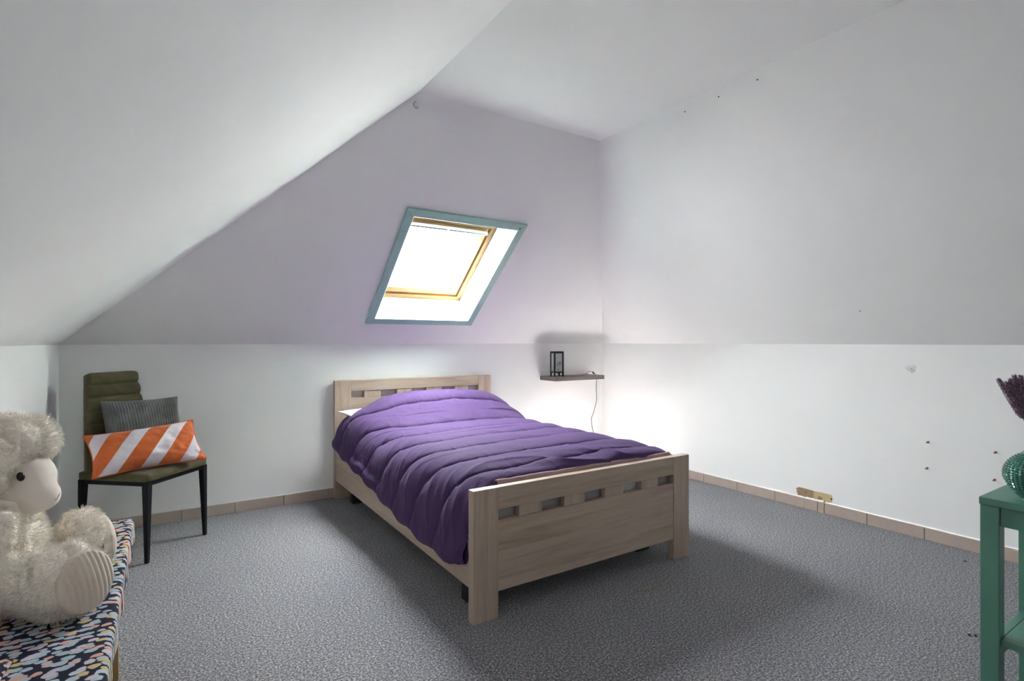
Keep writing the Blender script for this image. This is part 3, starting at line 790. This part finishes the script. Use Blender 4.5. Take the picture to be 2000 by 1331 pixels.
# ------------------------------------------------------------------ bench with the patterned cover
bench = empty('bench', (-3.935, -2.3, 0))
tag(bench, 'low bench with a navy cover dabbed in pastel spots along the left wall', 'bench')
BZ = 0.474
def bench_cover():
    bm = bmesh.new(); bm_box(bm, (-4.128, -3.05, 0.395), (-3.735, -1.535, BZ), 0.018, 4)
    bmesh.ops.subdivide_edges(bm, edges=[e for e in bm.edges if e.calc_length() > .2], cuts=24, use_grid_fill=True)
    for v in bm.verts:
        f = 1 - (v.co.z - .395) / (BZ - .395)
        v.co.x += (0.006 * math.sin(v.co.y * 31) + .003 * math.sin(v.co.y * 77)) * (0.2 + f) if v.co.x > -3.77 else 0
        v.co.z += 0.0025 * math.sin(v.co.y * 23 + v.co.x * 9)
    return from_bm('cover', bm, 'print', bench, True, True)
bench_cover()
box('bench_frame', (-4.12, -3.02, 0.330), (-3.775, -1.575, 0.394), 'legwood', bench)
for x in (-3.785, -4.105):
    for y in (-1.760, -2.88):
        s = -1 if x < -4 else 1
        bm = tapered_leg((x + s * .006, y, 0), (x - s * .002, y, 0.332), 0.011, 0.019)
        from_bm('leg', bm, 'legwood', bench, False, True)
# second cushion of the same fabric, mostly outside the frame
pc = empty('print_cushion', (-4.01, -2.80, BZ))
tag(pc, 'navy dabbed cushion at the lower left corner on the bench', 'cushion')
o, ring = cushion('cushion_cover', [(-4.12, -3.0, .52), (-3.895, -3.0, .51), (-3.89, -2.585, .51), (-4.12, -2.60, .56)], 0.045, 'print', pc, None, nu=40, nv=40)
tube('piping', ring[::2], 0.004, 'print', pc, 6, True, True)

# ------------------------------------------------------------------ plush sheep sitting on the bench
sheep = empty('plush_sheep', (-3.98, -2.15, BZ))
tag(sheep, 'large cream plush sheep sitting on the patterned bench', 'stuffed toy')

def blob_mesh(name, blobs, voxel, smooth_it=6):
    """one continuous mesh grown around overlapping ellipsoids; blobs: (centre, radii, z-rotation, y-rotation)"""
    bm = bmesh.new()
    for c, r, rz, ry in blobs:
        t = bmesh.new(); bmesh.ops.create_icosphere(t, subdivisions=4, radius=1.0)
        t.transform(Matrix.Translation(c) @ Matrix.Rotation(rz, 4, 'Z') @ Matrix.Rotation(ry, 4, 'Y') @ Matrix.Diagonal((*r, 1)))
        me = bpy.data.meshes.new('tmp'); t.to_mesh(me); t.free(); bm.from_mesh(me); bpy.data.meshes.remove(me)
    me = bpy.data.meshes.new('tmp'); bm.to_mesh(me); bm.free()
    o = bpy.data.objects.new('tmp', me); C.objects.link(o)
    r = o.modifiers.new('remesh', 'REMESH'); r.mode = 'VOXEL'; r.voxel_size = voxel
    s = o.modifiers.new('smooth', 'SMOOTH'); s.iterations = smooth_it; s.factor = 0.5
    dg = bpy.context.evaluated_depsgraph_get()
    res = bpy.data.meshes.new_from_object(o.evaluated_get(dg)); res.name = name
    bpy.data.objects.remove(o); bpy.data.meshes.remove(me)
    return res

FD = math.radians(-30)                                   # heading of the face
body_blobs = [((-4.010, -2.140, .605), (.108, .120, .130), 0, 0), ((-3.990, -2.125, .700), (.075, .085, .07), 0, 0),
              ((-4.000, -2.100, .850), (.100, .112, .088), FD, .1), ((-3.948, -2.120, .872), (.064, .092, .054), FD, .1), ((-3.965, -2.11, .89), (.07, .08, .045), FD, .15),
              ((-4.025, -2.055, .780), (.080, .080, .085), 0, 0),
              ((-3.985, -2.200, .853), (.050, .042, .050), 0, 0), ((-3.935, -2.03, .850), (.05, .04, .045), 0, 0),
              ((-3.955, -2.262, .545), (.125, .068, .064), -.30, 0), ((-3.838, -2.332, .557), (.074, .084, .084), -.9, .05), ((-3.90, -2.29, .55), (.08, .07, .07), -.5, 0),
              ((-3.945, -2.050, .545), (.125, .066, .066), .15, 0), ((-3.840, -2.021, .558), (.062, .086, .086), .12, .05),
              ((-3.985, -2.262, .640), (.042, .042, .085), 0, .35), ((-3.965, -2.275, .590), (.045, .042, .048), 0, 0),
              ((-3.985, -2.015, .640), (.042, .042, .085), 0, .35), ((-4.005, -2.22, .79), (.05, .035, .03), 0, 0)]
body_me = blob_mesh('body', body_blobs, 0.006, 16)
tmpv = np.empty(len(body_me.vertices) * 3); body_me.vertices.foreach_get('co', tmpv); tmpv = tmpv.reshape(-1, 3)
lump = 0.007 * (vnoise(tmpv[:, 0] * 34 + tmpv[:, 2] * 11, tmpv[:, 1] * 34 - tmpv[:, 2] * 27, 9) + 0.6 * vnoise(tmpv[:, 2] * 52 + 3, tmpv[:, 1] * 40 + tmpv[:, 0] * 30, 10))
nrm = np.empty(len(body_me.vertices) * 3); body_me.vertices.foreach_get('normal', nrm); nrm = nrm.reshape(-1, 3)
lump += 0.0032 * vnoise(tmpv[:, 0] * 105 + tmpv[:, 2] * 60, tmpv[:, 1] * 105 - tmpv[:, 2] * 85, 19)
tmpv += nrm * lump[:, None]
tmpv[:, 2] = np.maximum(tmpv[:, 2], BZ + 0.004)
tmpv[:, 0] = np.maximum(tmpv[:, 0], XL + 0.004)
body_me.vertices.foreach_set('co', tmpv.ravel()); body_me.update()
body_me.materials.clear()
body = from_me('body', body_me, 'plush_skin', sheep, True, True)

# face: smooth velour mask with snout
fc = [((-3.950, -2.130, .770), (.070, .076, .076), FD, 0), ((-3.918, -2.154, .735), (.054, .050, .044), FD, .35), ((-3.940, -2.142, .712), (.050, .052, .034), FD, 0)]
face_me = blob_mesh('face', fc, 0.006, 14)
face_me.materials.clear()
face = from_me('face', face_me, 'plush_face', sheep, True, True)
fd = Vector((math.cos(FD), math.sin(FD), 0)); sd = Vector((math.sin(FD), -math.cos(FD), 0))
def on_face(side, up, fwd):
    c = Vector((-3.950, -2.130, .770)); return c + sd * side + fd * fwd + Vector((0, 0, up))
for s in (1, -1):
    p = on_face(s * (.0585 if s > 0 else .064), .024, .046 if s > 0 else .018)
    bm = bmesh.new(); bmesh.ops.create_uvsphere(bm, u_segments=20, v_segments=14, radius=1.0)
    bm.transform(Matrix.Translation(p) @ Matrix.Rotation(FD, 4, 'Z') @ Matrix.Rotation(-.25, 4, 'Y') @ Matrix.Diagonal((.0085, .0075, .0115, 1)))
    from_bm('eye', bm, 'eye', face, True, True)
nose = [on_face(.020, -.036, .0850), on_face(.012, -.040, .0890), on_face(.006, -.050, .0895), on_face(-.002, -.040, .0905), on_face(-.010, -.036, .0870)]
tube('nose_stitch', smooth_path(nose, 4), .0016, 'pinkthread', face, 6)
tube('mouth_stitch', [on_face(.036, -.060, .050), on_face(.0355, -.068, .046), on_face(.033, -.076, .041)], .0013, 'red', face, 6)

for c, rz in (((-4.075, -2.205, .800), -.5), ((-4.03, -1.985, .800), .5)):
    em = blob_mesh('ear', [(c, (.026, .016, .058), rz, .25)], .005, 4); em.materials.clear()
    from_me('ear', em, 'plush_skin', sheep, True, True)

# ribbed foot pads
def foot_pad(c, axis_z, axis_y, ry, rz):
    nu, nv = 90, 110
    rr = np.linspace(0, 1, nu); tt = np.linspace(0, 2 * math.pi, nv, endpoint=False)
    R_, T_ = np.meshgrid(rr, tt, indexing='ij')
    a = R_ * np.cos(T_) * ry; b = R_ * np.sin(T_) * rz
    h = 0.034 * np.sqrt(np.clip(1 - 0.80 * R_ ** 2, 0, 1)) - .012 + 0.0038 * np.abs(np.sin((a + b * .15) * math.pi / 0.0125)) * np.clip((1 - R_) * 12, 0, 1)
    h = np.where(R_ > .97, -0.016, h)
    m = Matrix.Translation(c) @ Matrix.Rotation(axis_z, 4, 'Z') @ Matrix.Rotation(axis_y, 4, 'Y')
    P = np.stack([h, a, b], -1).reshape(-1, 3)
    P = np.array([m @ Vector(q) for q in P])
    f = []
    for i in range(nu - 1):
        for j in range(nv):
            f.append((i * nv + j, (i + 1) * nv + j, (i + 1) * nv + (j + 1) % nv, i * nv + (j + 1) % nv))
    return from_vf('foot_pad', P, f, 'plush_pad', sheep, True, True)
PADS = [((-3.798, -2.368, .560), -.84, -.12, .067, .073), ((-3.788, -2.010, .552), .30, -.10, .066, .070)]
for pd in PADS: foot_pad(*pd)

def fur(name, me, count, length, parent, keep, curl=0.6):
    """short tapered strands rooted on the mesh"""
    me.calc_loop_triangles()
    co = np.empty(len(me.vertices) * 3); me.vertices.foreach_get('co', co); co = co.reshape(-1, 3)
    no = np.empty(len(me.vertices) * 3); me.vertices.foreach_get('normal', no); no = no.reshape(-1, 3)
    tri = np.empty(len(me.loop_triangles) * 3, dtype=np.int32); me.loop_triangles.foreach_get('vertices', tri); tri = tri.reshape(-1, 3)
    A, B_, C_ = co[tri[:, 0]], co[tri[:, 1]], co[tri[:, 2]]
    ar = np.linalg.norm(np.cross(B_ - A, C_ - A), axis=1)
    pick = RNG.choice(len(tri), count, p=ar / ar.sum())
    r1 = np.sqrt(RNG.random(count)); r2 = RNG.random(count)
    w = np.stack([1 - r1, r1 * (1 - r2), r1 * r2], -1)
    p = (co[tri[pick]] * w[..., None]).sum(1); n = (no[tri[pick]] * w[..., None]).sum(1)
    off = np.array(parent.location)
    ok = keep(p + off, n)
    p, n = p[ok], n[ok]; n /= np.linalg.norm(n, axis=1, keepdims=True); k = len(p)
    g = lambda s, a, b: vnoise(p[:, 0] * a + p[:, 2] * b + s, p[:, 1] * a - p[:, 2] * (b + 17) + 2 * s, int(s))
    clump = np.stack([g(1, 46, 23), g(2, 46, 23), g(3, 46, 23)], -1)
    fine = RNG.normal(0, 1, (k, 3))
    d1 = n + 0.85 * clump * curl / 0.6 + 0.28 * fine + np.array([0, 0, -0.18]); d1 /= np.linalg.norm(d1, axis=1, keepdims=True)
    d2 = n * 0.5 + 1.3 * clump + 0.5 * RNG.normal(0, 1, (k, 3)) + np.array([0, 0, -0.3]); d2 /= np.linalg.norm(d2, axis=1, keepdims=True)
    ln = length * RNG.uniform(0.65, 1.15, k)[:, None]
    m = p + d1 * ln * 0.55; t = m + d2 * ln * 0.5; p0 = p - n * 0.001
    a = np.cross(d1, RNG.normal(0, 1, (k, 3))); a /= np.linalg.norm(a, axis=1, keepdims=True); b = np.cross(d1, a)
    r0, rm = 0.0006, 0.00045
    ang = [0, 2 * math.pi / 3, 4 * math.pi / 3]
    V = [p0 + (a * math.cos(x) + b * math.sin(x)) * r0 for x in ang] + [m + (a * math.cos(x) + b * math.sin(x)) * rm for x in ang] + [t]
    V = np.stack(V, 1).reshape(-1, 3)
    base = (np.arange(k) * 7)[:, None]
    T_ = np.array([[0, 1, 4], [0, 4, 3], [1, 2, 5], [1, 5, 4], [2, 0, 3], [2, 3, 5], [3, 4, 6], [4, 5, 6], [5, 3, 6]])
    F = (base[:, None, :] + T_[None]).reshape(-1, 3)
    me2 = bpy.data.meshes.new(name)
    me2.vertices.add(len(V)); me2.vertices.foreach_set('co', V.ravel().astype(np.float32))
    me2.loops.add(len(F) * 3); me2.loops.foreach_set('vertex_index', F.ravel().astype(np.int32))
    me2.polygons.add(len(F)); me2.polygons.foreach_set('loop_start', np.arange(0, len(F) * 3, 3, dtype=np.int32))
    me2.update(calc_edges=True)
    o = from_me(name, me2, 'fur', parent, False)
    o['kind'] = 'stuff'
    return o

def in_ell(p, blobs, s):
    r = np.zeros(len(p), bool)
    for c, rad, rz, ry in blobs:
        q = p - np.array(c); cz, sz = math.cos(rz), math.sin(rz)
        x = q[:, 0] * cz + q[:, 1] * sz; y = -q[:, 0] * sz + q[:, 1] * cz
        r |= ((x / (rad[0] * s)) ** 2 + (y / (rad[1] * s)) ** 2 + (q[:, 2] / (rad[2] * s)) ** 2) < 1
    return r
def keep(p, n):
    ok = ~in_ell(p, fc, 1.06)
    for c, az, ay, ry, rz in PADS:
        ax = np.array(Matrix.Rotation(az, 3, 'Z') @ Matrix.Rotation(ay, 3, 'Y') @ Vector((1, 0, 0)))
        q = p - np.array(c); al = q @ ax; rd = np.linalg.norm(q - al[:, None] * ax, axis=1)
        ok &= ~((al > -0.02) & (rd < 0.062))
    ok &= p[:, 2] > BZ + 0.006
    return ok
fur('fur', body.data, 30000, 0.018, sheep, keep)

# ------------------------------------------------------------------ green side table, vase, dried flowers
table = empty('side_table', (-1.42, -3.80, 0))
tag(table, 'sea-green painted side table with a lower shelf at the right edge', 'table')
TX0, TX1, TY0, TY1, TZ = -1.614, -1.214, -4.16, -3.412, 0.670
box('table_top', (TX0, TY0, TZ - .022), (TX1, TY1, TZ), 'green', table, 0.0025)
lw = 0.045
for x in (TX0 + .002, TX1 - lw - .002):
    for y in (TY0 + .002, TY1 - lw - .002):
        box('leg', (x, y, 0), (x + lw, y + lw, TZ - .0222), 'green', table, 0.0025)
for lo, hi in (((TX0 + .008, TY0 + lw + .003, TZ - .078), (TX0 + .028, TY1 - lw - .003, TZ - .0225)), ((TX1 - .028, TY0 + lw + .003, TZ - .078), (TX1 - .008, TY1 - lw - .003, TZ - .0225)),
               ((TX0 + lw + .003, TY0 + .008, TZ - .078), (TX1 - lw - .003, TY0 + .028, TZ - .0225)), ((TX0 + lw + .003, TY1 - .028, TZ - .078), (TX1 - lw - .003, TY1 - .008, TZ - .0225))):
    box('apron', lo, hi, 'green', table, 0.0015)
box('lower_shelf', (TX0 + .010, TY0 + lw + .003, 0.243), (TX1 - .010, TY1 - lw - .003, 0.262), 'green', table, 0.002)
for y in (TY0 + .012, TY1 - .034):
    box('shelf_rail', (TX0 + lw + .003, y, 0.190), (TX1 - lw - .003, y + .022, 0.242), 'green', table, 0.0015)

def facet_vase():
    prof = [(0.0, .000), (.030, .000), (.034, .003), (.047, .016), (.060, .034), (.068, .054), (.070, .070), (.067, .088), (.058, .106), (.044, .121), (.029, .132), (.021, .142), (.018, .156), (.019, .172), (.022, .184), (.0185, .184), (.015, .160), (.016, .145)]
    q = smooth_path([Vector((r, 0, z)) for r, z in prof], 5)
    seg = 72; V = []; F = []
    for i, c in enumerate(q):
        for k in range(seg):
            a = 2 * math.pi * k / seg
            body_ = 0.0017 if .012 < c.z < .128 and c.x > .03 else 0
            r = max(c.x + body_ * (1 if (k % 2 == 0 and i % 2 == 0) else -1), 0.0001)
            V.append((r * math.cos(a), r * math.sin(a), c.z))
    for i in range(len(q) - 1):
        for k in range(seg):
            k2 = (k + 1) % seg
            if i % 2 == 0: F += [(i * seg + k, i * seg + k2, (i + 1) * seg + k), (i * seg + k2, (i + 1) * seg + k2, (i + 1) * seg + k)]
            else: F += [(i * seg + k, (i + 1) * seg + k2, (i + 1) * seg + k), (i * seg + k, i * seg + k2, (i + 1) * seg + k2)]
    return V, F
V, F = facet_vase()
vase = from_vf('vase', V, F, 'vase'); vase.location = (-1.517, -3.512, TZ + .0005)
tag(vase, 'dark green faceted bulb vase standing on the green side table', 'vase')

def flower_stem(tip, spike, seed, label):
    rn = random.Random(seed)
    tip = Vector(tip); base = Vector((-1.517 + rn.uniform(-.006, .006), -3.512 + rn.uniform(-.006, .006), TZ + .035))
    neck = Vector((-1.517, -3.512, TZ + .178)) + Vector((rn.uniform(-.007, .007), rn.uniform(-.007, .007), 0))
    path = smooth_path([base, neck, neck.lerp(tip, .5) + Vector((0, 0, .006)), tip], 8)
    R = empty('dried_flower_stem', base); tag(R, label, 'dried flower', 'purple dried flowers in the vase')
    tube('stalk', path, 0.0013, 'stalk', R, 6)
    bm = bmesh.new(); d = (path[-1] - path[-5]).normalized(); u = d.orthogonal().normalized(); w = d.cross(u)
    nrow = int(spike / 0.0055)
    for i in range(nrow):
        t = i / nrow; c = tip - d * (spike * (1 - t))
        rad = 0.0085 * (1 - 0.55 * t ** 3) * (0.55 + min(t * 5, .45))
        for k in range(6):
            a = k * math.pi / 3 + i * .52 + rn.uniform(-.2, .2)
            o = u * math.cos(a) + w * math.sin(a)
            p0 = c + o * rad * .15; p1 = c + o * rad + d * .004; p2 = c + o * rad * 1.05 + d * (.010 + rn.uniform(0, .003))
            s = (d.cross(o)) * .0032; th = o * 0.0022
            v = [bm.verts.new(x) for x in (p0, p1 + s, p1 - s, p1 + th, p2)]
            for f in ((0, 1, 3), (0, 3, 2), (0, 2, 1), (4, 3, 1), (4, 2, 3), (4, 1, 2)): bm.faces.new([v[x] for x in f])
    from_bm('flower_spike', bm, 'lav', R, False, True)
for i, (tip, sp, lab) in enumerate((
        ((-1.565, -3.445, 1.016), .125, 'dried purple spike leaning farthest left out of the vase'),
        ((-1.546, -3.458, 1.009), .110, 'dried purple spike second from the left in the vase'),
        ((-1.537, -3.464, 1.017), .115, 'dried purple spike third from the left in the vase'),
        ((-1.527, -3.470, 1.028), .130, 'tall thick dried purple spike fourth from the left'),
        ((-1.522, -3.475, 1.018), .120, 'dried purple spike fifth from the left, tucked behind others'),
        ((-1.511, -3.481, 1.027), .130, 'dried purple spike nearest the right picture edge'),
        ((-1.514, -3.465, 1.006), .120, 'short dried purple spike at the back of the bunch'),
        ((-1.500, -3.500, 1.030), .125, 'dried purple spike in the middle of the bunch'),
        ((-1.490, -3.52, 1.02), .125, 'dried purple spike on the far side of the bunch'),
        ((-1.480, -3.55, 1.00), .120, 'dried purple spike leaning away to the right'))):
    flower_stem(tip, sp, 30 + i, lab)

# ------------------------------------------------------------------ small things on the walls, ceiling and floor
def screw(loc, label):
    y, z = loc
    R = empty('wall_screw', (0, y, z)); tag(R, label, 'screw', 'screws left in the right wall')
    tube('wall_plug', [(0.004, y, z), (-.0012, y, z)], [.0065, .0060], 'brass', R, 10)
    tube('screw_shank', [(0, y, z), (-.017, y, z - .001)], .0022, 'black', R, 8)
    tube('screw_head', [(-.0165, y, z - .001), (-.019, y, z - .001), (-.0205, y, z - .001)], [.0034, .0042, .0025], 'brass', R, 10)
screw((-2.719, .558), 'upper left of four screws in the wall beside the green table')
screw((-2.714, .409), 'lower left of four screws in the wall beside the green table')
screw((-3.016, .551), 'upper right of four screws in the wall, left of the dried flowers')
screw((-3.012, .406), 'lower right of four screws, just above the green table top')

def nail(p, n, label, group=None):
    p, n = Vector(p), Vector(n).normalized()
    bm = bmesh.new(); bm_tube(bm, [p + n * .002, p - n * .004, p - n * .0055], [.0012, .0032, .0022], 8)
    o = from_bm('nail', bm, 'black', None, True); tag(o, label, 'nail', group)
for y, w in ((-2.543, 'farthest from the room corner'), (-2.338, 'in the middle'), (-2.134, 'nearest the room corner')):
    z = 2.331; nail((-(z - H1) * KR, y, z), nR, 'dark nail ' + w + ' of three along the ceiling edge', 'nails along the ceiling edge')
nail((-(1.312 - H1) * KR, -2.462, 1.312), nR, 'lone dark nail low on the right sloping ceiling')

# ceiling hook
hk = [(-2.586, -1.475, 2.345), (-2.586, -1.475, 2.333), (-2.598, -1.482, 2.322), (-2.605, -1.486, 2.310), (-2.600, -1.483, 2.300), (-2.588, -1.476, 2.296), (-2.578, -1.470, 2.302), (-2.574, -1.467, 2.312)]
hook = empty('ceiling_hook', (-2.586, -1.475, 2.363)); tag(hook, 'small metal hook where the sloping ceilings meet the flat one', 'hook')
tube('hook_wire', smooth_path(hk, 5), .0022, 'steel', hook, 8)
tube('hook_plate', [(-2.586, -1.475, 2.352), (-2.586, -1.475, 2.345)], [.007, .006], 'steel', hook, 12)

# filled spot on the right wall
bm = bmesh.new(); c = (-2.636, .974); vs_ = []
for k in range(22):
    a = 2 * math.pi * k / 22; r = .022 * (1 + .35 * math.sin(3 * a + 1) * .5 + .12 * math.sin(7 * a))
    vs_.append((c[0] + r * math.cos(a) * 1.2, c[1] + r * math.sin(a)))
a = [bm.verts.new((0.0, y, z)) for y, z in vs_]; b = [bm.verts.new((-.0012, c[0] + (y - c[0]) * .9, c[1] + (z - c[1]) * .9)) for y, z in vs_]
bm.faces.new(b)
for i in range(22): bm.faces.new((a[i], a[(i + 1) % 22], b[(i + 1) % 22], b[i]))
wp = empty('wall_filler', (0, c[0], c[1])); tag(wp, 'dab of filler over an old hole in the right wall', 'wall filler')
from_bm('filler_dab', bm, 'filler', wp, True, True)
tube('old_hole', [(-.0008, c[0], c[1]), (-.0018, c[0] - .002, c[1] - .004)], .0022, 'grout', wp, 8)

# torn wall surface above the skirting
dm = empty('wall_damage', (0, -2.07, .1)); tag(dm, 'torn strip of wall showing bare board and yellow glue above the skirting', 'wall damage')
def wallpoly(n, pts, th, mat):
    prism(n, [(0.0, y, z) for y, z in pts], (-th, 0, 0), mat, dm)
wallpoly('bare_board', [(-1.954, .121), (-1.974, .134), (-2.024, .133), (-2.075, .130), (-2.078, .083), (-2.05, .079), (-2.035, .082), (-2.019, .0765), (-1.985, .079), (-1.964, .0775), (-1.966, .090), (-1.957, .097), (-1.961, .110)], .0012, 'bare')
wallpoly('glue_patch', [(-2.072, .1305), (-2.133, .132), (-2.188, .130), (-2.194, .120), (-2.191, .098), (-2.186, .080), (-2.160, .076), (-2.150, .083), (-2.135, .086), (-2.130, .100), (-2.116, .106), (-2.104, .098), (-2.102, .080), (-2.085, .076), (-2.076, .086)], .0018, 'foam')
wallpoly('bare_board', [(-2.100, .080), (-2.103, .100), (-2.116, .108), (-2.131, .101), (-2.134, .083)], .001, 'bare')
tube('glue_drip', [(-.003, -2.146, .088), (-.010, -2.143, .070), (-.0105, -2.145, .050), (-.0105, -2.143, .030), (-.0105, -2.146, .006)], [.004, .004, .003, .0032, .003], 'foam', dm, 6)
tube('glue_drip', [(-.003, -2.012, .078), (-.0098, -2.012, .068), (-.0098, -2.013, .035), (-.0098, -2.014, .003)], [.0012, .0012, .0010, .0014], 'foam', dm, 6)
tube('drill_hole', [(0, -2.019, .107), (-.0016, -2.019, .107)], .003, 'dark', dm, 8)
tube('cable_end', [(0, -2.188, .105), (-.006, -2.190, .105)], .0045, 'dark', dm, 8)

# loose bits on the carpet
tag(tube('loose_thread', smooth_path([(-1.86, -2.262, .002), (-1.79, -2.285, .003), (-1.735, -2.285, .002), (-1.69, -2.26, .003), (-1.65, -2.245, .002), (-1.60, -2.228, .003)], 6), .0018, 'thread', None, 5),
    'straw-coloured thread curling on the carpet below the footboard', 'thread')
for (x, y, lab) in ((-.201, -2.949, 'dark crumb on the carpet near the skirting left of the green table'), (-1.051, -3.22, 'dark crumb on the carpet close to the green table leg'),
                    (-1.036, -3.235, 'second dark crumb beside the one at the green table leg')):
    bm = bmesh.new(); bmesh.ops.create_icosphere(bm, subdivisions=2, radius=1.0)
    for v in bm.verts: v.co *= 1 + .25 * math.sin(v.co.x * 5 + v.co.y * 7)
    bm.transform(Matrix.Translation((x, y, .003)) @ Matrix.Rotation(x * 9, 4, 'Z') @ Matrix.Diagonal((.008, .004, .003, 1)))
    o = from_bm('carpet_crumb', bm, 'dark', None, True); tag(o, lab, 'crumb', 'crumbs on the carpet')
